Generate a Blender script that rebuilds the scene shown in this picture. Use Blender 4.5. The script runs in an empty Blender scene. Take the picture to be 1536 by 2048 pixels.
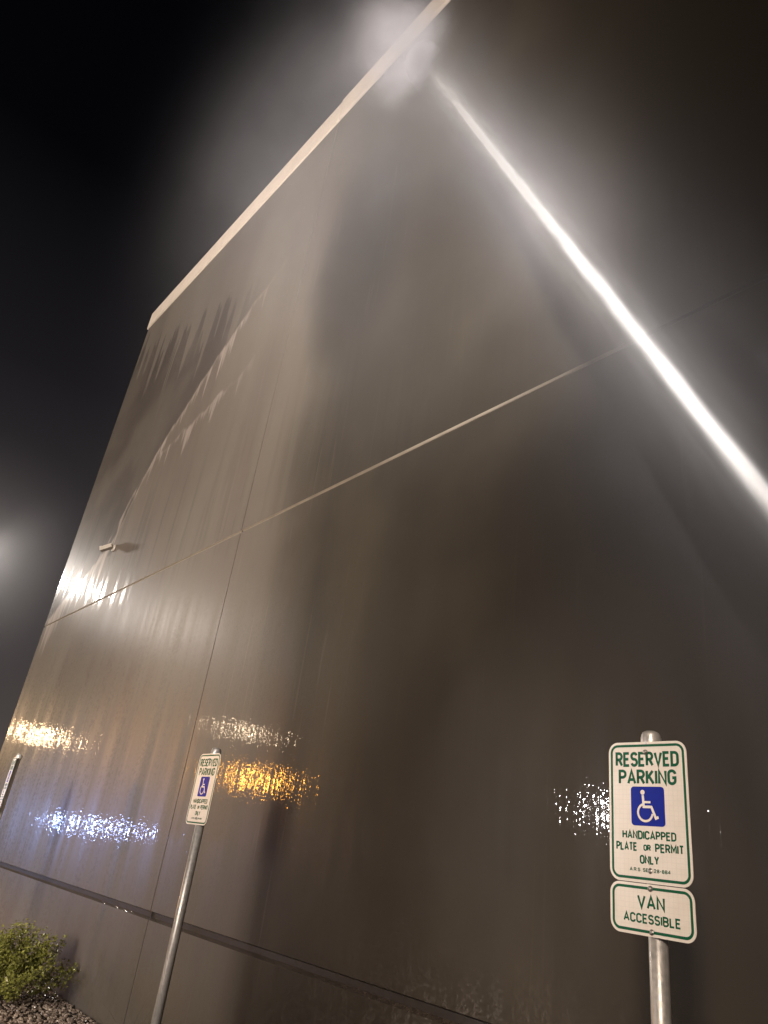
import bpy, bmesh, math, random
from math import sin, cos, pi, radians
from mathutils import Vector, Matrix

C = bpy.context.scene
COL = C.collection
random.seed(7)

# ---------------------------------------------------------------- camera
EYE = Vector((0, 0, 1.6))
cam = bpy.data.cameras.new('camera')
camo = bpy.data.objects.new('camera', cam)
COL.objects.link(camo)
cam.sensor_fit = 'VERTICAL'
cam.sensor_height = 24.0
cam.sensor_width = 18.0
cam.lens = 24.0 * 1431.0 / 2048.0
cam.clip_start = 0.05
cam.clip_end = 3000
rx = Vector((0.64619604, 0.75254118, 0.12693481))      # picture right
dn = Vector((-0.2631397, 0.37582922, -0.8885437))      # picture down
fw = Vector((-0.71637153, 0.54077183, 0.44088281))     # view axis
m = Matrix((rx, -dn, -fw)).transposed().to_4x4()
m.translation = EYE
camo.matrix_world = m
C.camera = camo

# ---------------------------------------------------------------- night sky
W = bpy.data.worlds.new('World')
C.world = W
W.use_nodes = True
nt = W.node_tree
nt.nodes.clear()
wo = nt.nodes.new('ShaderNodeOutputWorld')
bg = nt.nodes.new('ShaderNodeBackground')
tc = nt.nodes.new('ShaderNodeTexCoord')
sx = nt.nodes.new('ShaderNodeSeparateXYZ')
nt.links.new(tc.outputs['Generated'], sx.inputs[0])
rp = nt.nodes.new('ShaderNodeValToRGB')
nt.links.new(sx.outputs['Z'], rp.inputs[0])
el = rp.color_ramp.elements
el[0].position = 0.0
el[0].color = (0.10, 0.075, 0.065, 1)
el[1].position = 1.0
el[1].color = (0.0004, 0.0004, 0.0008, 1)
for p, c in ((0.04, (0.085, 0.066, 0.058)), (0.10, (0.064, 0.054, 0.051)), (0.18, (0.053, 0.046, 0.045)), (0.33, (0.031, 0.027, 0.029)), (0.5, (0.0105, 0.0095, 0.0112)), (0.7, (0.0014, 0.0014, 0.0022))):
    e = el.new(p)
    e.color = (*c, 1)
# distant lit buildings and lots along the horizon: uneven warm patches low in the sky
nz = nt.nodes.new('ShaderNodeTexNoise')
nz.inputs['Scale'].default_value = 3.2
nz.inputs['Detail'].default_value = 2.0
nt.links.new(tc.outputs['Generated'], nz.inputs['Vector'])
r2 = nt.nodes.new('ShaderNodeValToRGB')
r2.color_ramp.elements[0].position = 0.47
r2.color_ramp.elements[0].color = (0, 0, 0, 1)
r2.color_ramp.elements[1].position = 0.68
r2.color_ramp.elements[1].color = (0.70, 0.42, 0.32, 1)
nt.links.new(nz.outputs[0], r2.inputs[0])
r3 = nt.nodes.new('ShaderNodeMapRange')
r3.interpolation_type = 'SMOOTHSTEP'
r3.inputs['From Min'].default_value = 0.13
r3.inputs['From Max'].default_value = 0.02
nt.links.new(sx.outputs['Z'], r3.inputs['Value'])
ad = nt.nodes.new('ShaderNodeVectorMath')
ad.operation = 'MULTIPLY_ADD'
nt.links.new(r2.outputs[0], ad.inputs[0])
nt.links.new(r3.outputs[0], ad.inputs[1])
nt.links.new(rp.outputs[0], ad.inputs[2])
nt.links.new(ad.outputs[0], bg.inputs[0])
bg.inputs[1].default_value = 1.0
nt.links.new(bg.outputs[0], wo.inputs[0])

C.view_settings.view_transform = 'Standard'
C.view_settings.look = 'None'
C.view_settings.exposure = 0.0
C.view_settings.gamma = 1.0
C.cycles.use_denoising = True
C.cycles.use_adaptive_sampling = True
C.cycles.adaptive_threshold = 0.03
C.cycles.volume_max_steps = 512
C.cycles.volume_bounces = 1
C.cycles.max_bounces = 6
C.cycles.sample_clamp_indirect = 4.0

WALL_Y = 3.385


def lamp(name, kind, loc, power, color, radius=0.2, target=None, spot=None, blend=0.4, size=None):
    d = bpy.data.lights.new(name, kind)
    d.energy = power
    d.color = color
    if kind in ('POINT', 'SPOT'):
        d.shadow_soft_size = radius
    if kind == 'SPOT':
        d.spot_size = radians(spot)
        d.spot_blend = blend
    if kind == 'AREA':
        d.shape = 'RECTANGLE'
        d.size, d.size_y = size
    o = bpy.data.objects.new(name, d)
    COL.objects.link(o)
    o.location = loc
    if target is not None:
        o.rotation_euler = (Vector(target) - Vector(loc)).to_track_quat('-Z', 'Y').to_euler()
    return o


def reflected_lamp(name, d, t, power, color, radius, cone=9.0):
    """a shielded lamp across the lot that throws its beam on the part of the wall where it is seen mirrored"""
    hit = EYE + Vector((d[0], -d[1], d[2])) * (WALL_Y / -d[1])
    lamp(name, 'SPOT', mirrored(d, t), power, color, radius, target=hit, spot=cone, blend=0.6)


def mirrored(d, t):
    """where a lamp stands whose reflection in the wall is seen along d, at path length t"""
    return Vector((d[0] * t, 2 * WALL_Y + d[1] * t, 1.6 + d[2] * t))


# lamps of the car park, all seen as reflections in the wet wall
POLE_LAMP = Vector((-18.8, 2.15, 7.0))
lamp('pole_lamp_light', 'POINT', POLE_LAMP, 440, (1.0, 0.92, 0.84), 0.13)
lamp('pole_lamp_beam', 'SPOT', POLE_LAMP - Vector((0, 0.1, 0)), 1000, (1.0, 0.90, 0.80), 0.13, target=(-9.5, 3.4, 6.6), spot=42, blend=0.7)
reflected_lamp('street_light_warm', (-0.962, -0.257, 0.089), 34, 800, (1.0, 0.66, 0.36), 0.36, 16)
reflected_lamp('street_light_sodium', (-0.861, -0.503, 0.080), 34, 2000, (1.0, 0.42, 0.06), 0.5, 14)
reflected_lamp('street_light_amber', (-0.869, -0.479, 0.135), 40, 600, (1.0, 0.76, 0.50), 0.27, 14)
reflected_lamp('headlight_light', (-0.945, -0.326, -0.001), 26, 460, (0.36, 0.50, 1.0), 0.23, 16)
reflected_lamp('headlight_light', (-0.927, -0.375, 0.0), 26, 320, (0.38, 0.48, 1.0), 0.20, 16)
reflected_lamp('street_light_white', (-0.540, -0.836, 0.094), 26, 5200, (1.0, 0.92, 0.9), 0.25, 8)
# added unseen spots that brighten the wall and jet, the ground, the near sign
lamp('added_wall_flood', 'SPOT', (4, -16, 6), 43000, (1.0, 0.885, 0.785), 3.4, target=(-12.8, 3.4, 7.2), spot=45, blend=0.45)
lamp('added_ground_spot', 'SPOT', (-15, -10, 8), 22000, (1.0, 0.78, 0.62), 0.3, target=(-15, -10, 0), spot=128, blend=0.25)
lamp('added_ground_spot', 'SPOT', (-3, -13, 8), 22000, (1.0, 0.78, 0.62), 0.3, target=(-3, -13, 0), spot=128, blend=0.25)
lamp('added_sign_spot', 'SPOT', (4.5, -9, 7), 19000, (1.0, 0.83, 0.68), 1.3, target=(-1.45, 2.4, 1.75), spot=8, blend=1.0)


# the water jet: from the ground beside the signs up to just below the roof edge
JET_B = Vector((0.57, 1.40, 0.0))
JET_A = Vector((-4.92, 3.33, 11.2))
lamp('added_jet_spot', 'SPOT', (0.9, 0.35, 0.35), 10500, (1.0, 0.94, 0.90), 0.08, target=(-6.5, 3.3, 10.0), spot=35, blend=1.0)  # added spot that brightens the jet, no fixture of the lot


# ---------------------------------------------------------------- node helpers
class N:
    def __init__(self, name):
        self.m = bpy.data.materials.new(name)
        self.m.use_nodes = True
        self.t = self.m.node_tree
        self.t.nodes.clear()
        self.out = self.t.nodes.new('ShaderNodeOutputMaterial')

    def put(self, sock, v):
        if v is None:
            return
        if hasattr(v, 'is_output'):
            self.t.links.new(v, sock)
        elif isinstance(v, (tuple, list)):
            if len(v) == 3 and len(sock.default_value) == 4:
                v = (*v, 1)
            sock.default_value = v
        else:
            sock.default_value = v

    def node(self, idn, **kw):
        n = self.t.nodes.new(idn)
        for k, v in kw.items():
            setattr(n, k, v)
        return n

    def math(self, op, a, b=None, c=None, clamp=False):
        n = self.node('ShaderNodeMath', operation=op, use_clamp=clamp)
        self.put(n.inputs[0], a)
        self.put(n.inputs[1], b)
        self.put(n.inputs[2], c)
        return n.outputs[0]

    def step(self, v, a, b, lo=0.0, hi=1.0):
        n = self.node('ShaderNodeMapRange', interpolation_type='SMOOTHSTEP')
        self.put(n.inputs['Value'], v)
        self.put(n.inputs['From Min'], a)
        self.put(n.inputs['From Max'], b)
        self.put(n.inputs['To Min'], lo)
        self.put(n.inputs['To Max'], hi)
        return n.outputs[0]

    def xyz(self, v):
        n = self.node('ShaderNodeSeparateXYZ')
        self.put(n.inputs[0], v)
        return n.outputs

    def vec(self, x, y, z):
        n = self.node('ShaderNodeCombineXYZ')
        for s, v in zip(n.inputs, (x, y, z)):
            self.put(s, v)
        return n.outputs[0]

    def vm(self, op, a, b=None):
        n = self.node('ShaderNodeVectorMath', operation=op)
        self.put(n.inputs[0], a)
        self.put(n.inputs[1], b)
        return n.outputs['Value'] if op in ('LENGTH', 'DOT_PRODUCT') else n.outputs[0]

    def noise(self, v, scale=1.0, detail=2.0, rough=0.5):
        n = self.node('ShaderNodeTexNoise')
        self.put(n.inputs['Vector'], v)
        n.inputs['Scale'].default_value = scale
        n.inputs['Detail'].default_value = detail
        n.inputs['Roughness'].default_value = rough
        return n.outputs[0]

    def mix(self, f, a, b):
        n = self.node('ShaderNodeMix', data_type='RGBA')
        self.put(n.inputs[0], f)
        self.put(n.inputs[6], a)
        self.put(n.inputs[7], b)
        return n.outputs[2]

    def fmix(self, f, a, b):
        n = self.node('ShaderNodeMix', data_type='FLOAT')
        self.put(n.inputs[0], f)
        self.put(n.inputs[2], a)
        self.put(n.inputs[3], b)
        return n.outputs[0]

    def pos(self):
        return self.node('ShaderNodeNewGeometry').outputs['Position']

    def obj(self):
        return self.node('ShaderNodeTexCoord').outputs['Object']

    def bump(self, h, strength=0.3, dist=0.01, normal=None):
        n = self.node('ShaderNodeBump')
        self.put(n.inputs['Strength'], strength)
        n.inputs['Distance'].default_value = dist
        self.put(n.inputs['Height'], h)
        if normal is not None:
            self.put(n.inputs['Normal'], normal)
        return n.outputs[0]

    def bsdf(self, **kw):
        n = self.node('ShaderNodeBsdfPrincipled')
        for k, v in kw.items():
            self.put(n.inputs[k.replace('_', ' ')], v)
        self.t.links.new(n.outputs[0], self.out.inputs['Surface'])
        return self.m

    def volume(self, density, color=(1, 1, 1), aniso=0.0, rate=1.0):
        n = self.node('ShaderNodeVolumePrincipled')
        self.put(n.inputs['Color'], color)
        self.put(n.inputs['Density'], density)
        self.put(n.inputs['Anisotropy'], aniso)
        self.t.links.new(n.outputs[0], self.out.inputs['Volume'])
        self.m.cycles.volume_step_rate = rate
        return self.m


# ---------------------------------------------------------------- object helpers
def mesh_obj(name, verts, faces, mats, parent=None, loc=None, smooth=False, mi=None):
    me = bpy.data.meshes.new(name)
    me.from_pydata([tuple(v) for v in verts], [], faces)
    if not isinstance(mats, (list, tuple)):
        mats = [mats]
    for q in mats:
        me.materials.append(q)
    if mi:
        me.polygons.foreach_set('material_index', mi)
    if smooth:
        me.polygons.foreach_set('use_smooth', [True] * len(me.polygons))
    me.update()
    o = bpy.data.objects.new(name, me)
    COL.objects.link(o)
    if parent is not None:
        o.parent = parent
    if loc is not None:
        o.location = loc
    return o


def bm_obj(name, bm, mats, parent=None, loc=None, smooth=False):
    bmesh.ops.recalc_face_normals(bm, faces=bm.faces[:])
    me = bpy.data.meshes.new(name)
    bm.to_mesh(me)
    bm.free()
    if not isinstance(mats, (list, tuple)):
        mats = [mats]
    for q in mats:
        me.materials.append(q)
    if smooth:
        me.polygons.foreach_set('use_smooth', [True] * len(me.polygons))
    o = bpy.data.objects.new(name, me)
    COL.objects.link(o)
    if parent is not None:
        o.parent = parent
    if loc is not None:
        o.location = loc
    return o


def empty(name, loc=(0, 0, 0)):
    o = bpy.data.objects.new(name, None)
    o.empty_display_size = 0.2
    COL.objects.link(o)
    o.location = loc
    return o


def tag(o, label=None, cat=None, group=None, kind=None):
    for k, v in (('label', label), ('category', cat), ('group', group), ('kind', kind)):
        if v:
            o[k] = v
    return o


def box(bm, a, b, mi=0):
    x0, y0, z0 = a
    x1, y1, z1 = b
    v = [bm.verts.new(p) for p in ((x0, y0, z0), (x1, y0, z0), (x1, y1, z0), (x0, y1, z0), (x0, y0, z1), (x1, y0, z1), (x1, y1, z1), (x0, y1, z1))]
    for f in ((0, 3, 2, 1), (4, 5, 6, 7), (0, 1, 5, 4), (1, 2, 6, 5), (2, 3, 7, 6), (3, 0, 4, 7)):
        bm.faces.new([v[i] for i in f]).material_index = mi


def lathe(bm, prof, n=28, axis=None, origin=(0, 0, 0)):
    """prof: (radius, height) pairs turned about axis"""
    q = Vector((0, 0, 1)).rotation_difference(Vector(axis)).to_matrix() if axis is not None else Matrix.Identity(3)
    og = Vector(origin)
    rings = []
    for r, h in prof:
        if r < 1e-6:
            rings.append([bm.verts.new(og + q @ Vector((0, 0, h)))])
        else:
            rings.append([bm.verts.new(og + q @ Vector((r * cos(2 * pi * i / n), r * sin(2 * pi * i / n), h))) for i in range(n)])
    for a, b in zip(rings, rings[1:]):
        for i in range(n):
            j = (i + 1) % n
            if len(a) == 1 and len(b) == 1:
                continue
            if len(a) == 1:
                bm.faces.new((a[0], b[j], b[i]))
            elif len(b) == 1:
                bm.faces.new((a[i], a[j], b[0]))
            else:
                bm.faces.new((a[i], a[j], b[j], b[i]))


# ---------------------------------------------------------------- materials
def wall_material():
    n = N('wet_taupe_paint')
    p = n.pos()
    x, y, z = n.xyz(p)
    # vertical streaks at three widths
    s_wide = n.noise(n.vec(n.math('MULTIPLY', x, 0.6), y, n.math('MULTIPLY', z, 0.12)), 1.0, 2, 0.5)
    s_mid = n.noise(n.vec(n.math('MULTIPLY', x, 5.0), y, n.math('MULTIPLY', z, 0.22)), 1.0, 3, 0.6)
    s_fine = n.noise(n.vec(n.math('MULTIPLY', x, 22.0), y, n.math('MULTIPLY', z, 0.7)), 1.0, 3, 0.6)
    blotch = n.noise(p, 0.55, 4, 0.55)
    # soaked area: straight below the place the jet hits; its edge is crisp low down and feathers out higher up
    edge = n.math('ADD', x, n.math('MULTIPLY', n.math('SUBTRACT', s_wide, 0.5), 1.4))
    edge = n.math('ADD', edge, n.math('MULTIPLY', n.math('SUBTRACT', z, 5.0), 0.12))
    half = n.math('ADD', n.math('MULTIPLY', n.math('MAXIMUM', n.math('SUBTRACT', z, 3.6), 0.0), 0.13), 0.34)
    wet = n.step(edge, n.math('SUBTRACT', -6.0, half), n.math('ADD', -6.0, half))
    left = n.step(x, -7.4, -9.0)

    def curve(pts):
        c = n.node('ShaderNodeFloatCurve')
        n.put(c.inputs['Value'], n.math('DIVIDE', n.math('ADD', x, 15.0), 10.0))
        cu = c.mapping.curves[0]
        for i, (px, pz) in enumerate(pts):
            q = ((px + 15.0) / 10.0, pz / 14.0)
            if i == 0:
                cu.points[0].location = q
            elif i == len(pts) - 1:
                cu.points[-1].location = q
            else:
                cu.points.new(*q)
        c.mapping.update()
        return n.math('MULTIPLY', c.outputs[0], 14.0)

    def drips(zc, ph, amp, lo, base, fx):
        wob = n.math('MULTIPLY', n.math('SUBTRACT', n.noise(n.vec(x, ph, 0.0), 2.6, 4, 0.65), 0.5), 0.5)
        sdist = n.math('SUBTRACT', n.math('ADD', zc, wob), z)
        dn_ = n.noise(n.vec(n.math('MULTIPLY', x, fx), ph, n.math('MULTIPLY', z, 0.10)), 1.0, 3, 0.65)
        ln = n.math('ADD', n.math('MULTIPLY', n.math('POWER', n.step(dn_, lo, 0.80), 1.4), amp), base)
        return sdist, n.step(n.math('SUBTRACT', ln, sdist), 0.0, 0.22)

    # tide lines of the splash, read off the wall: film edges falling away to the left, drips hanging from them
    zA = curve([(-15.0, 4.9), (-13.9, 5.4), (-12.6, 5.85), (-12.04, 6.25), (-11.42, 7.34), (-10.36, 8.25), (-9.46, 8.94), (-8.55, 9.46), (-7.57, 9.95), (-5.0, 10.6)])
    zB = curve([(-15.0, 4.7), (-13.9, 5.2), (-12.4, 6.1), (-11.7, 7.05), (-10.98, 7.45), (-9.84, 7.62), (-9.06, 7.80), (-8.27, 8.05), (-7.4, 8.8), (-5.0, 10.4)])
    zT = curve([(-15.0, 12.1), (-14.19, 11.9), (-11.78, 10.85), (-10.1, 10.33), (-8.72, 9.95), (-7.0, 9.9), (-5.0, 10.0)])
    sA, inA = drips(zA, 0.0, 1.3, 0.42, 0.16, 4.0)
    sB, inB = drips(zB, 3.7, 0.9, 0.42, 0.12, 4.5)
    sT, inT = drips(zT, 8.1, 3.2, 0.32, 0.0, 2.6)
    tides = n.math('MAXIMUM', n.math('MULTIPLY', n.step(sA, 0.0, 0.09), inA), n.math('MULTIPLY', n.math('MULTIPLY', n.step(sB, 0.0, 0.08), inB), 0.8))
    tides = n.math('MULTIPLY', tides, n.step(x, -7.6, -9.2))
    tides = n.math('MULTIPLY', tides, n.step(blotch, 0.22, 0.40))
    # darker soaked field between the roof edge's run-off and the tide lines
    upper = n.math('MULTIPLY', n.step(sA, 0.02, -0.02), n.math('SUBTRACT', 1.0, inT))
    upper = n.math('MULTIPLY', upper, n.step(x, -8.0, -10.2))
    # single runs of water
    runs = n.math('MULTIPLY', n.step(s_fine, 0.60, 0.68), n.step(n.noise(n.vec(n.math('MULTIPLY', x, 2.0), 4.0, n.math('MULTIPLY', z, 0.5)), 1.0, 2), 0.50, 0.62))
    runs = n.math('MULTIPLY', runs, n.step(x, -3.6, -6.2, 0.12, 1.0))
    dry_c = n.mix(n.step(s_mid, 0.3, 0.7), (0.108, 0.087, 0.073), (0.113, 0.096, 0.076))
    dry_c = n.mix(n.step(s_wide, 0.38, 0.62, 0.0, 0.35), dry_c, (0.155, 0.138, 0.110))
    wet_c = n.mix(n.step(s_wide, 0.35, 0.65), (0.050, 0.041, 0.031), (0.069, 0.057, 0.042))
    wet_c = n.mix(n.step(x, -3.4, -1.3, 0.0, 0.75), wet_c, (0.020, 0.016, 0.012))  # right end painted darker, shade put into the colour where light should fade
    wet_c = n.mix(n.step(blotch, 0.35, 0.65, 0.0, 0.6), wet_c, (0.030, 0.025, 0.019))
    dry_c = n.mix(n.step(blotch, 0.4, 0.65, 0.0, 0.35), dry_c, (0.090, 0.074, 0.064))
    # a darker oval patch under the splash
    px_ = n.math('DIVIDE', n.math('ADD', x, n.math('MULTIPLY_ADD', n.math('SUBTRACT', z, 8.4), 0.10, 5.75)), 0.95)
    pz_ = n.math('DIVIDE', n.math('SUBTRACT', z, 8.5), 2.0)
    pr_ = n.math('ADD', n.math('ADD', n.math('MULTIPLY', px_, px_), n.math('MULTIPLY', pz_, pz_)), n.math('MULTIPLY', n.math('SUBTRACT', blotch, 0.5), 1.6))
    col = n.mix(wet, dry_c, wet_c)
    col = n.mix(n.step(pr_, 1.5, 0.1, 0.0, 0.8), col, (0.020, 0.016, 0.012))
    col = n.mix(n.math('MULTIPLY', upper, n.step(blotch, 0.35, 0.6, 0.55, 0.95)), col, (0.054, 0.044, 0.037))
    col = n.mix(n.math('MULTIPLY', tides, n.step(s_fine, 0.3, 0.6, 0.4, 0.95)), col, (0.31, 0.26, 0.22))
    col = n.mix(n.math('MULTIPLY', runs, n.fmix(wet, 0.4, 0.25)), col, (0.20, 0.165, 0.13))
    grain = n.noise(p, 140, 2, 0.6)
    col = n.mix(n.math('MULTIPLY', n.math('SUBTRACT', grain, 0.3), 0.25), col, (0.05, 0.04, 0.03))
    # water film: beads on the stucco grain, broken by vertical rivulets
    near = n.noise(n.vec(n.math('MULTIPLY', x, 62.0), y, n.math('MULTIPLY', z, 46.0)), 1.0, 1, 0.5)
    far = n.noise(n.vec(n.math('MULTIPLY', x, 17.0), y, n.math('MULTIPLY', z, 30.0)), 1.0, 1, 0.5)
    beads = n.fmix(n.step(x, -6.8, -8.6), near, far)
    b1 = n.bump(beads, n.step(x, -6.8, -8.6, 0.09, 0.19), 0.006)
    b2 = n.bump(s_fine, 0.14, 0.012, b1)
    speck = n.step(beads, 0.47, 0.60, 0.05, 1.0)
    film_low = n.step(z, 5.1, 3.4)
    s_str = n.noise(n.vec(n.math('MULTIPLY', x, 6.5), y, n.math('MULTIPLY', z, 0.30)), 1.0, 3, 0.65)
    streak = n.math('MULTIPLY', n.step(s_str, 0.50, 0.60), n.step(z, 7.6, 5.4))
    film = n.math('MULTIPLY', n.math('MULTIPLY', film_low, speck), n.step(s_fine, 0.38, 0.50, 0.12, 1.0))
    film = n.math('MULTIPLY', film, n.fmix(left, 1.0, n.step(s_str, 0.40, 0.56, 0.2, 1.0)))
    film = n.math('MAXIMUM', film, n.math('MULTIPLY', streak, n.step(z, 4.4, 5.0)))
    film = n.math('MAXIMUM', film, n.math('MAXIMUM', n.math('MULTIPLY', tides, 0.8), n.math('MULTIPLY', runs, 0.8)))
    crough = n.step(z, 4.2, 5.0, 0.034, 0.18)
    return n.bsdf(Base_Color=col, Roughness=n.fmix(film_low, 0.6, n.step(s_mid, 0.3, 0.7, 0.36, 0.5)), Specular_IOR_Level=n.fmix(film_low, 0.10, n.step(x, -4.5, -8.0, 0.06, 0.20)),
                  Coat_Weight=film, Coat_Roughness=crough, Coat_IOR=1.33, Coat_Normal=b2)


def simple(name, color, rough=0.5, metal=0.0, spec=0.5, nscale=40, namt=0.15, bump=0.0, coat=0.0):
    n = N(name)
    o = n.pos()
    g = n.noise(o, nscale, 3, 0.6)
    dark = tuple(c * (1 - 2 * namt) for c in color)
    col = n.mix(n.step(g, 0.3, 0.7), dark, color)
    kw = dict(Base_Color=col, Roughness=rough, Metallic=metal, Specular_IOR_Level=spec, Coat_Weight=coat)
    if bump:
        kw['Normal'] = n.bump(g, bump, 0.004)
    return n.bsdf(**kw)


M_WALL = wall_material()
M_COPE = simple('beige_paint', (0.68, 0.58, 0.48), 0.5, nscale=3, namt=0.06)
def reveal_material():
    n = N('reveal_paint')
    p = n.pos()
    x, y, z = n.xyz(p)
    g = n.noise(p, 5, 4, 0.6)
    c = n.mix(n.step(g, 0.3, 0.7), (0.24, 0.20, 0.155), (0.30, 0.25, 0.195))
    c = n.mix(n.step(x, -4.0, -1.6), c, (0.035, 0.029, 0.023))      # shade painted in beyond the jet, against the spot's spill
    return n.bsdf(Base_Color=c, Roughness=0.5, Specular_IOR_Level=0.3)


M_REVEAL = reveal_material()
M_LEDGE = simple('wet_ledge', (0.10, 0.08, 0.065), 0.07, spec=0.7, nscale=34, namt=0.2, bump=0.7, coat=1.0)
M_SEAM = simple('joint_sealant', (0.03, 0.024, 0.02), 0.6)
M_ASPHALT = simple('wet_asphalt', (0.045, 0.043, 0.041), 0.35, nscale=60, namt=0.25, bump=0.4)
M_KERB = simple('kerb_concrete', (0.28, 0.26, 0.23), 0.6, nscale=20, bump=0.2)
M_SOIL = simple('wet_soil', (0.06, 0.045, 0.035), 0.6, nscale=30, bump=0.6)
M_GALV = None


def galvanised():
    n = N('galvanised_steel')
    p = n.obj()
    x, y, z = n.xyz(p)
    st = n.noise(n.vec(n.math('MULTIPLY', x, 30), n.math('MULTIPLY', y, 30), n.math('MULTIPLY', z, 1.2)), 1.0, 3)
    vo = n.noise(p, 60, 2)
    col = n.mix(n.step(n.math('ADD', st, n.math('MULTIPLY', vo, 0.4)), 0.45, 0.85), (0.42, 0.40, 0.37), (0.62, 0.59, 0.55))
    return n.bsdf(Base_Color=col, Metallic=0.55, Roughness=n.step(vo, 0.3, 0.7, 0.32, 0.5), Specular_IOR_Level=0.5)


M_GALV = galvanised()
M_BOLT = simple('zinc_bolt', (0.5, 0.48, 0.45), 0.3, 0.9)


def sign_sheet():
    n = N('reflective_white_sheeting')
    p = n.obj()
    x, y, z = n.xyz(p)
    gx = n.math('PINGPONG', n.math('MULTIPLY', x, 1.0), 0.008)
    gz = n.math('PINGPONG', n.math('MULTIPLY', z, 1.0), 0.008)
    line = n.math('MINIMUM', gx, gz)
    f = n.step(line, 0.0, 0.0012, 0.5, 0.0)
    dirt = n.noise(p, 9, 4, 0.6)
    col = n.mix(f, n.mix(n.step(dirt, 0.35, 0.75), (0.80, 0.74, 0.66), (0.74, 0.67, 0.58)), (0.66, 0.60, 0.53))
    return n.bsdf(Base_Color=col, Roughness=0.35, Specular_IOR_Level=0.25)


M_SHEET = sign_sheet()
M_GREEN = simple('sign_green', (0.004, 0.105, 0.045), 0.4, spec=0.12, nscale=60, namt=0.08)
M_BLUE = simple('sign_blue', (0.002, 0.014, 0.30), 0.4, spec=0.10, nscale=60, namt=0.05)
M_ALU = simple('sign_aluminium', (0.55, 0.54, 0.52), 0.35, 0.8)
M_BARK = simple('shrub_stem', (0.09, 0.07, 0.05), 0.7)
M_BLACK = simple('black_glass', (0.01, 0.01, 0.012), 0.1)
M_WHITEPL = simple('white_housing', (0.36, 0.32, 0.27), 0.4, namt=0.03)
M_DKMETAL = simple('dark_bronze_metal', (0.035, 0.03, 0.027), 0.45, 0.6)


def leaf_mat():
    n = N('glossy_wet_leaf')
    g = n.noise(n.pos(), 7, 3)
    rnd = n.node('ShaderNodeNewGeometry').outputs['Random Per Island']
    c = n.mix(rnd, (0.19, 0.205, 0.035), (0.38, 0.37, 0.10))
    c = n.mix(n.step(g, 0.35, 0.65), n.mix(0.5, c, (0.09, 0.105, 0.025)), c)
    return n.bsdf(Base_Color=c, Roughness=0.22, Specular_IOR_Level=0.7)


def stone_mat():
    n = N('wet_pebble')
    rnd = n.node('ShaderNodeNewGeometry').outputs['Random Per Island']
    rp = n.node('ShaderNodeValToRGB')
    n.put(rp.inputs[0], rnd)
    e = rp.color_ramp.elements
    e[0].color = (0.13, 0.10, 0.08, 1)
    e[1].color = (0.50, 0.41, 0.33, 1)
    q = e.new(0.5)
    q.color = (0.26, 0.20, 0.16, 1)
    return n.bsdf(Base_Color=rp.outputs[0], Roughness=0.25, Specular_IOR_Level=0.6)


M_LEAF = leaf_mat()
M_STONE = stone_mat()
M_GRASS = simple('dark_grass_blade', (0.05, 0.06, 0.025), 0.3, namt=0.2)

# ---------------------------------------------------------------- ground
g = mesh_obj('ground', [(-600, -600, -0.16), (600, -600, -0.16), (600, 600, -0.16), (-600, 600, -0.16)], [(0, 1, 2, 3)], M_ASPHALT)
tag(g, kind='structure')
bm = bmesh.new()
box(bm, (-40, 1.28, -0.3), (12, 1.43, 0.0))
bmesh.ops.bevel(bm, geom=[e for e in bm.edges], offset=0.015, segments=2, affect='EDGES')
tag(bm_obj('kerb', bm, M_KERB), kind='structure')
bm = bmesh.new()
box(bm, (-14.8, 1.432, -0.3), (12, 3.40, -0.035))
box(bm, (-40, 1.432, -0.3), (-14.8, 9.0, -0.035))
tag(bm_obj('planting_bed', bm, M_SOIL), kind='structure')

# ---------------------------------------------------------------- building
bld = tag(empty('warehouse_building', (-14.8, WALL_Y, 0)),
          'tall dark taupe building with a wet panelled wall and pale beige roof edge', 'building')
OFF = Vector((-14.8, WALL_Y, 0))
LOW0, LOW1 = 0.905, 0.945
UP0, UP1 = 4.893, 4.913
TOP = 12.36
seams = [-14.8, -7.2, 0.4, 8.0, 15.6]


def panel(x0, x1, first):
    bm = bmesh.new()
    g0 = 0.0 if first else 0.008
    X0, X1 = x0 + g0, x1 - 0.008
    ch = 0.012
    yb = WALL_Y + 0.20
    # profile of the face from bottom to top, one (y, z, material of the face above it)
    pr = [(WALL_Y, -0.2, 0), (WALL_Y, LOW0 - 0.022, 2), (WALL_Y + 0.028, LOW0, 3), (WALL_Y + 0.028, LOW1, 0), (WALL_Y, LOW1 + ch, 0),
          (WALL_Y, UP0 - 0.004, 1), (WALL_Y + 0.022, UP0, 1), (WALL_Y + 0.022, UP1, 1), (WALL_Y, UP1 + ch, 0), (WALL_Y, TOP, 0)]
    nseg = 1
    L = [bm.verts.new((X0, y, z)) for y, z, _ in pr]
    R = [bm.verts.new((X1, y, z)) for y, z, _ in pr]
    for i in range(len(pr) - 1):
        f = bm.faces.new((L[i], R[i], R[i + 1], L[i + 1]))
        f.material_index = pr[i][2]
    bl = [bm.verts.new((X0, yb, pr[0][1])), bm.verts.new((X0, yb, TOP))]
    br = [bm.verts.new((X1, yb, pr[0][1])), bm.verts.new((X1, yb, TOP))]
    bm.faces.new(L + [bl[1], bl[0]]).material_index = 0
    bm.faces.new(R + [br[1], br[0]]).material_index = 0
    bm.faces.new((bl[0], br[0], br[1], bl[1]))
    bm.faces.new((L[-1], R[-1], br[1], bl[1]))
    bm.faces.new((L[0], R[0], br[0], bl[0]))
    for v in bm.verts:
        v.co -= OFF
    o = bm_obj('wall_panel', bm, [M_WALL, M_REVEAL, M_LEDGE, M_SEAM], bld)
    return o


for i in range(4):
    panel(seams[i], seams[i + 1], i == 0)
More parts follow.
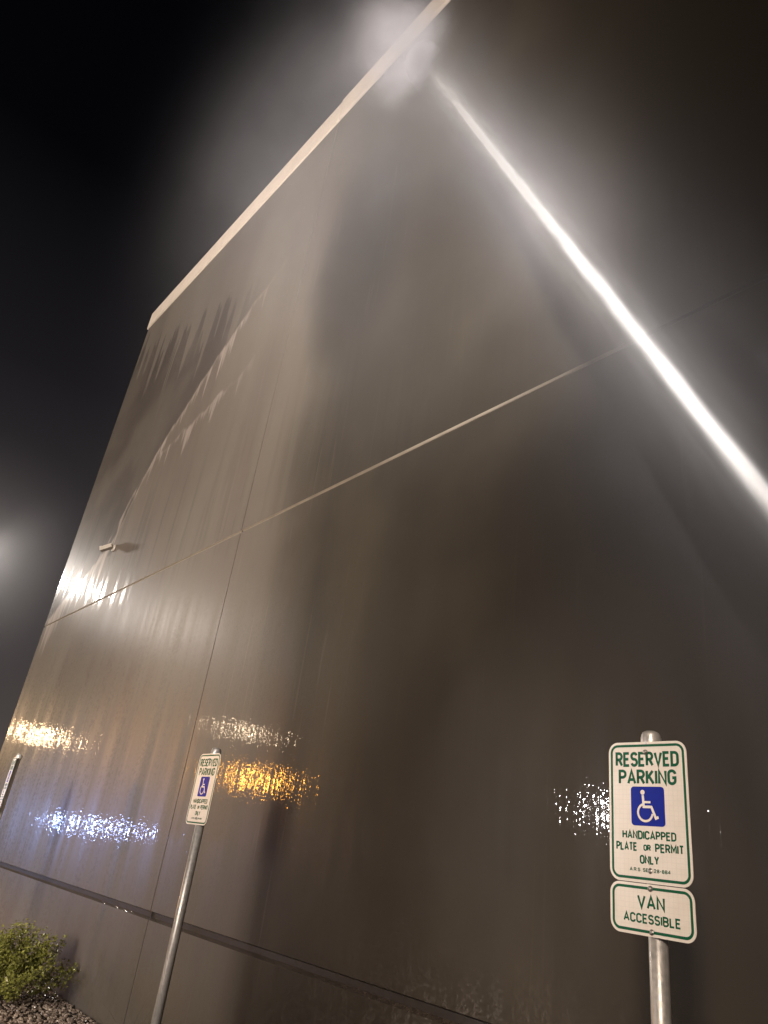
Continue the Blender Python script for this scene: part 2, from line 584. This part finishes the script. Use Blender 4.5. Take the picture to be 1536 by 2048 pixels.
# body of the building behind the panels
bm = bmesh.new()
box(bm, (-14.79, WALL_Y + 0.203, -0.2), (15.55, WALL_Y + 30, TOP - 0.01))
for v in bm.verts:
    v.co -= OFF
bm_obj('building_core', bm, M_WALL, bld)
for s in seams[1:-1]:
    bm = bmesh.new()
    box(bm, (s - 0.0075, WALL_Y + 0.012, -0.2), (s + 0.0075, WALL_Y + 0.19, TOP - 0.002))
    for v in bm.verts:
        v.co -= OFF
    bm_obj('joint_sealant', bm, M_SEAM, bld)
# roof edge band, one length per panel, the second length standing a little higher
for i in range(4):
    dz = (0.0, 0.035, 0.0, 0.03)[i]
    a, b = seams[i], seams[i + 1]
    bm = bmesh.new()
    x0 = a - 0.06 if i == 0 else a + 0.004
    box(bm, (x0, WALL_Y - 0.025 - 0.004 * (i % 2), TOP + 0.002 + dz), (b - 0.004, WALL_Y + 0.45, TOP + 0.50 + dz))
    bmesh.ops.bevel(bm, geom=bm.edges[:], offset=0.012, segments=2, affect='EDGES')
    for v in bm.verts:
        v.co -= OFF
    bm_obj('coping', bm, M_COPE, bld)
bm = bmesh.new()
box(bm, (-14.86, WALL_Y + 0.452, TOP + 0.002), (-14.4, WALL_Y + 30, TOP + 0.62))
for v in bm.verts:
    v.co -= OFF
bm_obj('coping', bm, M_COPE, bld)

# ---------------------------------------------------------------- lettering
def arc(cx, cy, rx_, ry_, a0, a1, n=10):
    return [(cx + rx_ * cos(radians(a0 + (a1 - a0) * i / n)), cy + ry_ * sin(radians(a0 + (a1 - a0) * i / n))) for i in range(n + 1)]


GL = {
    'A': (.56, [[(0, 0), (.28, 1), (.56, 0)], [(.10, .30), (.46, .30)]]),
    'B': (.50, [[(0, 0), (0, 1), (.26, 1)] + arc(.26, .765, .22, .235, 90, -90) + [(0, .53)], [(.26, .53)] + arc(.26, .265, .24, .265, 90, -90) + [(0, 0)]]),
    'C': (.50, [arc(.25, .75, .25, .25, 0, 180) + arc(.25, .25, .25, .25, 180, 360)]),
    'D': (.50, [[(0, 0), (0, 1), (.22, 1)] + arc(.22, .74, .28, .26, 90, 0) + arc(.22, .26, .28, .26, 0, -90) + [(0, 0)]]),
    'E': (.44, [[(.44, 0), (0, 0), (0, 1), (.44, 1)], [(0, .52), (.38, .52)]]),
    'G': (.50, [arc(.25, .75, .25, .25, 0, 180) + arc(.25, .25, .25, .25, 180, 360) + [(.5, .46), (.28, .46)]]),
    'H': (.50, [[(0, 0), (0, 1)], [(.5, 0), (.5, 1)], [(0, .52), (.5, .52)]]),
    'I': (.0, [[(0, 0), (0, 1)]]),
    'K': (.50, [[(0, 0), (0, 1)], [(.48, 1), (.02, .40)], [(.16, .58), (.52, 0)]]),
    'L': (.42, [[(0, 1), (0, 0), (.42, 0)]]),
    'M': (.60, [[(0, 0), (0, 1), (.30, .30), (.60, 1), (.60, 0)]]),
    'N': (.50, [[(0, 0), (0, 1), (.5, 0), (.5, 1)]]),
    'O': (.52, [arc(.26, .74, .26, .26, 0, 180) + arc(.26, .26, .26, .26, 180, 360) + [(.52, .74)]]),
    'P': (.48, [[(0, 0), (0, 1), (.24, 1)] + arc(.24, .74, .24, .26, 90, -90) + [(0, .48)]]),
    'R': (.50, [[(0, 0), (0, 1), (.24, 1)] + arc(.24, .74, .24, .26, 90, -90) + [(0, .48)], [(.24, .48), (.50, 0)]]),
    'S': (.48, [arc(.24, .76, .24, .24, 15, 180) + arc(.24, .76, .24, .26, 180, 262, 5) + arc(.24, .25, .24, .26, 82, 0, 5) + arc(.24, .25, .24, .25, 0, -165)]),
    'T': (.48, [[(0, 1), (.48, 1)], [(.24, 1), (.24, 0)]]),
    'V': (.54, [[(0, 1), (.27, 0), (.54, 1)]]),
    'Y': (.54, [[(0, 1), (.27, .45), (.54, 1)], [(.27, .45), (.27, 0)]]),
    '2': (.46, [arc(.23, .76, .23, .24, 170, -20) + [(0, 0), (.46, 0)]]),
    '8': (.46, [arc(.23, .76, .21, .24, -90, 270, 18), arc(.23, .26, .23, .26, 90, 450, 18)]),
    '4': (.50, [[(.38, 0), (.38, 1), (0, .3), (.50, .3)]]),
    '-': (.26, [[(0, .5), (.26, .5)]]),
    '.': (.0, [[(0, 0), (0, .06)]]),
}


def ribbon(pts, w, closed=False):
    """flat stroke of width w along pts (2-D), mitred"""
    P = [Vector(p) for p in pts]
    Q = [P[0]]
    for p in P[1:]:
        if (p - Q[-1]).length > 1e-5:
            Q.append(p)
    P = Q
    if (P[0] - P[-1]).length < 1e-5:
        closed = True
        P = P[:-1]
    n = len(P)
    vs, fs = [], []
    for i in range(n):
        if closed:
            a, b = (P[i] - P[i - 1]).normalized(), (P[(i + 1) % n] - P[i]).normalized()
        else:
            a = (P[i] - P[i - 1]).normalized() if i else None
            b = (P[i + 1] - P[i]).normalized() if i < n - 1 else None
            a, b = a or b, b or a
        na, nb = Vector((-a.y, a.x)), Vector((-b.y, b.x))
        mt = na + nb
        mt = mt.normalized() if mt.length > 1e-4 else na
        k = min(1 / max(mt.dot(na), 0.2), 2.2)
        vs += [P[i] + mt * (w / 2 * k), P[i] - mt * (w / 2 * k)]
    for i in range(n if closed else n - 1):
        j = (i + 1) % n
        fs.append((2 * i, 2 * i + 1, 2 * j + 1, 2 * j))
    return vs, fs


def line_of_text(text, cx, cz, h, width, stroke):
    """list of (verts2d, faces) for text centred on cx, cz, squeezed to width"""
    gap = 0.24
    adv, pieces = 0.0, []
    for ch in text:
        if ch == ' ':
            adv += 0.30
            continue
        w, strokes = GL[ch]
        pieces.append((adv, strokes))
        adv += w + gap
    tot = adv - gap
    sk = h - stroke
    fx = (width - stroke) / tot
    res = []
    for x0, strokes in pieces:
        for s in strokes:
            pts = [(cx - width / 2 + stroke / 2 + (x0 + px) * fx, cz - h / 2 + stroke / 2 + pz * sk) for px, pz in s]
            res.append(ribbon(pts, stroke))
    return res


def flat_mesh(name, pieces, y, mat, parent, thick=0.0006):
    """2-D pieces (x, z) lifted to a thin film whose face is at y"""
    vs, fs = [], []
    for k, (v, f) in enumerate(pieces):
        b = len(vs)
        yy = y - 0.00003 * (k % 7)
        vs += [(p[0], yy, p[1]) for p in v]
        fs += [tuple(b + i for i in q) for q in f]
    return mesh_obj(name, vs, fs, mat, parent)


def rrect(w, h, r, n=8):
    pts = []
    for cx, cz, a in ((w / 2 - r, h / 2 - r, 0), (-w / 2 + r, h / 2 - r, 90), (-w / 2 + r, -h / 2 + r, 180), (w / 2 - r, -h / 2 + r, 270)):
        pts += arc(cx, cz, r, r, a, a + 90, n)
    return pts


def plate(name, w, h, r, parent, zc, y):
    """sheet aluminium plate, printed face towards -Y, its middle at (0, y, zc)"""
    pts = rrect(w, h, r)
    t = 0.0025
    bm = bmesh.new()
    f = [bm.verts.new((px, 0, pz)) for px, pz in pts]
    b = [bm.verts.new((px, t, pz)) for px, pz in pts]
    n = len(pts)
    bm.faces.new(f).material_index = 0
    bm.faces.new(b[::-1]).material_index = 1
    for i in range(n):
        bm.faces.new((f[i], f[(i + 1) % n], b[(i + 1) % n], b[i])).material_index = 1
    return bm_obj(name, bm, [M_SHEET, M_ALU], parent, (0, y, zc))


def border(w, h, r, inset, wd, parent):
    pts = rrect(w - 2 * inset - wd, h - 2 * inset - wd, r - inset - wd / 2)
    flat_mesh('border', [ribbon(pts, wd, True)], -0.0006, M_GREEN, parent)


def bolt(parent, x, z, tilt=0.0):
    bm = bmesh.new()
    lathe(bm, [(0.0, 0.0065), (0.0045, 0.006), (0.0065, 0.004), (0.0065, 0.002), (0.009, 0.0018), (0.009, 0.0), (0, 0)], 12, (tilt, -1, 0.1))
    bm_obj('bolt', bm, M_BOLT, parent, (x, -0.0008, z), True)


def build_sign(x, y, top, van):
    root = empty('parking_sign', (x, y, -0.035))
    H = top + 0.035
    bm = bmesh.new()
    lathe(bm, [(0.0, 0.0), (0.0302, 0.0), (0.0302, H - 0.055), (0.0, H - 0.055)], 32)
    post = bm_obj('post', bm, M_GALV, root, None, True)
    bm = bmesh.new()
    R_ = 0.0355
    lathe(bm, [(0.0303, H - 0.060), (R_, H - 0.060), (R_ + 0.001, H - 0.052), (R_, H - 0.026), (R_ * 0.93, H - 0.019), (R_ * 0.93, H - 0.016), (R_ * 0.8, H - 0.007), (R_ * 0.5, H - 0.0015), (0, H)], 32)
    bm_obj('post_cap', bm, M_GALV, post, None, True)
    py = -0.036
    w, h = 0.305, 0.457
    zc = H - 0.045 - h / 2
    pl = plate('sign_plate', w, h, 0.038, root, zc, py)
    border(w, h, 0.038, 0.0085, 0.0085, pl)
    T = h / 2
    for L in (line_of_text('RESERVED', 0, T - 0.060, 0.052, 0.248, 0.0097),
              line_of_text('PARKING', 0, T - 0.121, 0.052, 0.224, 0.0097),
              line_of_text('HANDICAPPED', 0, T - 0.310, 0.028, 0.202, 0.0056),
              line_of_text('PLATE', -0.085, T - 0.348, 0.028, 0.082, 0.0056),
              line_of_text('OR', -0.007, T - 0.349, 0.020, 0.028, 0.0046),
              line_of_text('PERMIT', 0.074, T - 0.348, 0.028, 0.104, 0.0056),
              line_of_text('ONLY', 0.0, T - 0.386, 0.028, 0.072, 0.0056),
              line_of_text('A.R.S. SEC. 28-884', 0.0, T - 0.418, 0.0115, 0.150, 0.0025)):
        flat_mesh('lettering', L, -0.0006, M_GREEN, pl)
    # access symbol: blue square with white figure
    s = 0.128
    sq = rrect(s, s, 0.012, 5)
    zs = T - 0.2165
    sym = flat_mesh('wheelchair_symbol', [([(p[0], p[1] + zs) for p in sq], [tuple(range(len(sq)))])], -0.0006, M_BLUE, pl)
    u = s / 2

    def S(pts):
        return [(px * u, zs + pz * u) for px, pz in pts]
    fig = []
    hd = arc(-0.28, 0.70, 0.13, 0.13, 0, 360, 16)[:-1]
    fig.append((S(hd), [tuple(range(16))]))
    fig.append(ribbon(S([(-0.27, 0.56), (-0.23, -0.04), (0.22, -0.04), (0.47, -0.60), (0.62, -0.54)]), 0.135 * u))
    fig.append(ribbon(S([(-0.25, 0.20), (0.18, 0.20)]), 0.11 * u))
    fig.append(ribbon(S(arc(-0.15, -0.33, 0.43, 0.43, 110, 352, 26)), 0.115 * u))
    flat_mesh('symbol_figure', fig, -0.0012, M_SHEET, pl)
    bolt(pl, -0.002, T - 0.036, 0.2)
    bolt(pl, 0.002, -T + 0.038, -0.3)
    if van:
        w2, h2 = 0.305, 0.152
        z2 = zc - h / 2 - 0.0025 - h2 / 2
        p2 = plate('supplementary_plate', w2, h2, 0.036, root, z2, py)
        border(w2, h2, 0.036, 0.0085, 0.0085, p2)
        flat_mesh('lettering', line_of_text('VAN', 0.0, 0.022, 0.042, 0.100, 0.0076), -0.0006, M_GREEN, p2)
        flat_mesh('lettering', line_of_text('ACCESSIBLE', 0.0, -0.027, 0.029, 0.205, 0.0056), -0.0006, M_GREEN, p2)
        bolt(p2, 0.0, h2 / 2 - 0.013, 0.1)
        bolt(p2, 0.0, -h2 / 2 + 0.013, -0.2)
        p2['label'] = 'small white plate reading VAN ACCESSIBLE in green'
    return root


SY = 2.45
GRP = 'reserved parking signs along the wall'
s1 = build_sign(-0.594 * SY, SY, 1.6 + 0.2307 * SY, True)
tag(s1, 'white reserved parking sign with a van accessible plate below, largest and facing front', 'parking sign', GRP)
s2 = build_sign(-1.950 * SY, SY, 1.6 + 0.2420 * SY, False)
tag(s2, 'single reserved parking sign on a plain steel post beside the orange reflection', 'parking sign', GRP)
s3 = build_sign(-3.98 * SY, SY, 1.6 + 0.266 * SY, True)
s3.rotation_euler.z = radians(-7)
tag(s3, 'reserved parking sign seen almost edge on, cut by the left border below the corner', 'parking sign', GRP)

# ---------------------------------------------------------------- security camera on the wall
sc_ = tag(empty('security_camera', (-11.92, WALL_Y, 5.86)), 'small pale security camera fixed to the wall above the upper groove', 'security camera')
bm = bmesh.new()
lathe(bm, [(0.0, 0.0), (0.075, 0.0), (0.075, 0.02), (0.055, 0.035), (0.022, 0.04), (0.022, 0.12), (0, 0.12)], 20, (0, -1, 0))
sc_.scale = (0.85, 0.85, 0.85)
bm_obj('mount', bm, M_WHITEPL, sc_, None, True)
ax = Vector((-0.70, -0.60, -0.38)).normalized()
o0 = Vector((0, -0.10, 0.0)) - ax * 0.06
bm = bmesh.new()
lathe(bm, [(0, 0), (0.05, 0.0), (0.062, 0.012), (0.062, 0.20), (0.068, 0.20), (0.068, 0.25), (0.056, 0.25), (0.052, 0.235), (0, 0.235)], 4, ax, o0)
body = bm_obj('body', bm, M_WHITEPL, sc_, None, False)
bm = bmesh.new()
lathe(bm, [(0, 0.244), (0.035, 0.240), (0.035, 0.2355), (0, 0.2355)], 20, ax, o0)
bm_obj('lens', bm, M_BLACK, body)

# ---------------------------------------------------------------- pole lamp just past the building's corner
lp = tag(empty('lamp_post', (POLE_LAMP.x - 0.9, POLE_LAMP.y, -0.16)), 'tall dark lamp post past the far corner, its glare mirrored in the wet wall', 'lamp post')
bm = bmesh.new()
lathe(bm, [(0, 0), (0.2, 0), (0.2, 0.6), (0.075, 0.62), (0.06, 7.4), (0, 7.4)], 20)
bm_obj('pole', bm, M_DKMETAL, lp, None, True)
bm = bmesh.new()
box(bm, (0.03, -0.04, 7.32), (0.6, 0.04, 7.38))
bm_obj('arm', bm, M_DKMETAL, lp)
bm = bmesh.new()
box(bm, (0.58, -0.2, 7.38), (1.22, 0.2, 7.50))
bmesh.ops.bevel(bm, geom=bm.edges[:], offset=0.03, segments=2, affect='EDGES')
bm_obj('lamp_head', bm, M_DKMETAL, lp)

# ---------------------------------------------------------------- planting
def leaf(vs, fs, p, size, d, up):
    d = d.normalized()
    s = d.cross(up)
    if s.length < 1e-3:
        s = d.cross(Vector((1, 0, 0)))
    s = s.normalized() * size * 0.32
    b = len(vs)
    nrm = s.cross(d).normalized() * size * 0.10
    vs += [p, p + d * size * 0.5 + s + nrm, p + d * size, p + d * size * 0.5 - s + nrm]
    fs.append((b, b + 1, b + 2))
    fs.append((b, b + 2, b + 3))


def shrub(loc, rad, hgt, nl, label, leafsize=0.035, seed=1):
    rnd = random.Random(seed)
    root = tag(empty('shrub', loc), label, 'shrub')
    vs, fs = [], []
    sv, sf = [], []
    tips = []
    for k in range(46):
        a = rnd.uniform(0, 2 * pi)
        e = rnd.uniform(0.15, 1.45)
        L = hgt * rnd.uniform(0.7, 1.05)
        d = Vector((cos(a) * cos(e) * rad / hgt, sin(a) * cos(e) * rad / hgt, sin(e)))
        p = Vector((0, 0, 0.02))
        pts = [p.copy()]
        for i in range(7):
            d2 = (d + Vector((rnd.gauss(0, .22), rnd.gauss(0, .22), rnd.gauss(0.05, .15)))).normalized() * d.length
            p = p + d2 * L / 7
            pts.append(p.copy())
        tips.append(pts)
        for i in range(7):
            q0, q1 = pts[i], pts[i + 1]
            r0, r1 = 0.007 * (1 - i / 8), 0.007 * (1 - (i + 1) / 8)
            b = len(sv)
            for q, r in ((q0, r0), (q1, r1)):
                sv += [q + Vector((r, 0, 0)), q + Vector((-r * .5, r * .87, 0)), q + Vector((-r * .5, -r * .87, 0))]
            for j in range(3):
                jj = (j + 1) % 3
                sf.append((b + j, b + jj, b + 3 + jj, b + 3 + j))
    mesh_obj('stem', sv, sf, M_BARK, root)
    for k in range(nl):
        pts = rnd.choice(tips)
        t = rnd.uniform(0.28, 1.0) ** 0.7 * 7
        i = min(int(t), 6)
        p = pts[i].lerp(pts[i + 1], t - i) + Vector((rnd.gauss(0, .035), rnd.gauss(0, .035), rnd.gauss(0, .03)))
        p.z = max(p.z, 0.02)
        d = Vector((rnd.gauss(0, 1), rnd.gauss(0, 1), rnd.gauss(0.3, .8)))
        leaf(vs, fs, p, leafsize * rnd.uniform(0.6, 1.3), d, Vector((rnd.gauss(0, .4), rnd.gauss(0, .4), 1)))
    mesh_obj('foliage', vs, fs, M_LEAF, root)
    return root


shrub((-8.6, 2.72, -0.03), 0.74, 0.66, 9500, 'wet leafy green shrub at the foot of the wall below the far sign')


def grass_clump(loc, n, label, seed):
    rnd = random.Random(seed)
    vs, fs = [], []
    for k in range(n):
        a = rnd.uniform(0, 2 * pi)
        L = rnd.uniform(0.2, 0.55)
        p = Vector((rnd.gauss(0, .05), rnd.gauss(0, .05), 0))
        out = Vector((cos(a), sin(a), 0))
        side = Vector((-sin(a), cos(a), 0)) * 0.0022
        lean = rnd.uniform(0.15, 0.8)
        b = len(vs)
        for i in range(6):
            t = i / 5
            q = p + out * (lean * L * t * t) + Vector((0, 0, L * (t - 0.35 * lean * t * t)))
            wv = side * (1 - 0.9 * t)
            vs += [q + wv, q - wv]
        for i in range(5):
            fs.append((b + 2 * i, b + 2 * i + 1, b + 2 * i + 3, b + 2 * i + 2))
    o = mesh_obj('ornamental_grass', vs, fs, M_GRASS, None, loc)
    tag(o, label, 'grass clump')


grass_clump((-6.25, 3.05, -0.03), 60, 'sparse dark grass clump at the wall foot behind the middle sign post', 5)

rnd = random.Random(11)
PH = (1 + 5 ** .5) / 2
ICO = [Vector(v).normalized() for v in ((-1, PH, 0), (1, PH, 0), (-1, -PH, 0), (1, -PH, 0), (0, -1, PH), (0, 1, PH), (0, -1, -PH), (0, 1, -PH), (PH, 0, -1), (PH, 0, 1), (-PH, 0, -1), (-PH, 0, 1))]
ICF = ((0, 11, 5), (0, 5, 1), (0, 1, 7), (0, 7, 10), (0, 10, 11), (1, 5, 9), (5, 11, 4), (11, 10, 2), (10, 7, 6), (7, 1, 8), (3, 9, 4), (3, 4, 2), (3, 2, 6), (3, 6, 8), (3, 8, 9), (4, 9, 5), (2, 4, 11), (6, 2, 10), (8, 6, 7), (9, 8, 1))
vs, fs = [], []
for k in range(9000):
    if k < 6500:
        X, Y = rnd.uniform(-11, -5.5), rnd.uniform(2.2, 3.36)
    else:
        X, Y = rnd.uniform(-14, 3), rnd.uniform(1.46, 3.36)
    r = rnd.uniform(0.008, 0.021)
    b = len(vs)
    sc = Vector((rnd.uniform(.8, 1.3), rnd.uniform(.8, 1.3), rnd.uniform(.5, .8))) * r
    rot = Matrix.Rotation(rnd.uniform(0, 6.3), 3, 'Z') @ Matrix.Rotation(rnd.uniform(-.5, .5), 3, 'X')
    base = Vector((X, Y, -0.035 + r * 0.45 + rnd.uniform(0, .012)))
    for v in ICO:
        q = v * rnd.uniform(.85, 1.12)
        vs.append(base + rot @ Vector((q.x * sc.x, q.y * sc.y, q.z * sc.z)))
    fs += [tuple(b + i for i in f) for f in ICF]
tag(mesh_obj('gravel', vs, fs, M_STONE), 'wet brown gravel in the planting bed', 'gravel', kind='stuff')

# ---------------------------------------------------------------- water
def jet():
    ax = JET_A - JET_B
    L = ax.length
    n = N('jet_water')
    x, y, z = n.xyz(n.obj())
    x = n.math('ADD', x, n.math('MULTIPLY', n.math('SUBTRACT', n.noise(n.vec(0.0, 3.0, n.math('MULTIPLY', z, 0.9)), 1.0, 2), 0.5), 0.008))
    r = n.math('SQRT', n.math('ADD', n.math('MULTIPLY', x, x), n.math('MULTIPLY', y, y)))
    t = n.math('DIVIDE', z, L)
    R0 = n.step(t, 0.15, 0.75, 0.0175, 0.0185)
    fib = n.noise(n.vec(n.math('MULTIPLY', x, 14), n.math('MULTIPLY', y, 14), n.math('MULTIPLY', z, 0.8)), 1.0, 3)
    q = n.math('DIVIDE', r, R0)
    core = n.math('EXPONENT', n.math('MULTIPLY', n.math('MULTIPLY', q, q), -1.0))
    soft = n.math('EXPONENT', n.math('MULTIPLY', q, -0.50))
    core = n.math('MULTIPLY', n.math('MULTIPLY', core, n.step(t, 0.1, 0.7, 42.0, 62.0)), n.step(t, 0.79, 0.66))
    soft = n.math('MULTIPLY', n.math('MULTIPLY', soft, fib), n.math('MULTIPLY', n.step(t, 0.1, 0.9, 1.4, 4.5), n.step(t, 0.99, 0.80)))
    d = n.math('MULTIPLY', n.math('ADD', core, soft), n.step(n.noise(n.vec(n.math('MULTIPLY', x, 30), n.math('MULTIPLY', y, 30), n.math('MULTIPLY', z, 2.5)), 1.0, 2), 0.25, 0.75, 0.35, 1.65))
    mat = n.volume(d, (1, 1, 1), 0.0, 0.05)
    bm = bmesh.new()
    lathe(bm, [(0, 0), (0.22, 0), (0.26, L), (0, L)], 20)
    o = bm_obj('water_jet', bm, mat, None, JET_B)
    o.rotation_euler = ax.to_track_quat('Z', 'Y').to_euler()
    tag(o, 'bright white jet of water shooting up to the roof edge', 'water jet')


jet()


def mist():
    n = N('drifting_mist')
    p = n.pos()
    tot = None

    def blob(c, s, k, noise=None):
        q = n.vm('SUBTRACT', p, c)
        q = n.vm('DIVIDE', q, s)
        d2 = n.vm('DOT_PRODUCT', q, q)
        return n.math('MULTIPLY', n.math('EXPONENT', n.math('MULTIPLY', d2, -1.0)), k)
    big = n.noise(p, 0.9, 4, 0.62)
    wisp = n.step(n.noise(p, 2.6, 4, 0.65), 0.36, 0.64, 0.35, 1.4)
    parts = [
        n.math('MULTIPLY', blob((-5.0, 3.1, 11.3), (0.33, 0.42, 0.40), 9.5), wisp),
        n.math('MULTIPLY', blob((-5.35, 3.1, 12.25), (0.22, 0.26, 0.24), 3.0), wisp),
        blob((-5.4, 2.9, 11.5), (0.75, 0.6, 0.85), 0.11),
        blob((-6.4, 2.7, 11.9), (1.5, 0.8, 1.2), 0.020),
        blob((-8.0, 2.6, 11.4), (2.6, 0.8, 1.8), 0.016),
        blob((-6.4, 2.6, 9.6), (1.1, 0.8, 2.2), 0.045),
        blob((-4.3, 2.6, 8.4), (0.8, 0.7, 2.0), 0.065),
        blob((-5.4, 2.4, 7.6), (2.0, 0.8, 2.4), 0.010),
        blob((-4.6, 2.3, 4.6), (1.9, 0.7, 2.2), 0.008),
    ]
    for q in parts:
        tot = q if tot is None else n.math('ADD', tot, q)
    # sheath of spray round the jet
    ax = (JET_A - JET_B).normalized()
    rel = n.vm('SUBTRACT', p, tuple(JET_B))
    al = n.vm('DOT_PRODUCT', rel, tuple(ax))
    along = n.vm('SCALE', tuple(ax))
    n.put(along.node.inputs['Scale'], al)
    rr = n.vm('LENGTH', n.vm('SUBTRACT', rel, along))
    sheath = n.math('MULTIPLY', n.math('EXPONENT', n.math('MULTIPLY', rr, -6.2)), n.step(al, 1.8, 6.5, 0.015, 0.27))
    tot = n.math('ADD', tot, sheath)
    tot = n.math('MULTIPLY', tot, n.step(big, 0.3, 0.7, 0.55, 1.4))
    mat = n.volume(tot, (0.93, 0.92, 0.97), 0.0, 2.0)
    bm = bmesh.new()
    box(bm, (-14, 0.2, 0.3), (1.6, WALL_Y - 0.055, 15.8))
    tag(bm_obj('mist', bm, mat), 'drifting cloud of spray around the jet and roof edge', 'mist', kind='stuff')


mist()


def lamp_glow():
    n = N('lamp_mist')
    q = n.vm('SUBTRACT', n.pos(), tuple(POLE_LAMP))
    d = n.math('MULTIPLY', n.step(n.vm('LENGTH', q), 3.4, 0.2), 0.038)
    mat = n.volume(d, (0.96, 0.95, 0.97), 0.0, 2.0)
    bm = bmesh.new()
    bmesh.ops.create_icosphere(bm, subdivisions=3, radius=3.4)
    tag(bm_obj('mist', bm, mat, None, POLE_LAMP), 'thin mist glowing around the lamp past the corner', 'mist', kind='stuff')


lamp_glow()
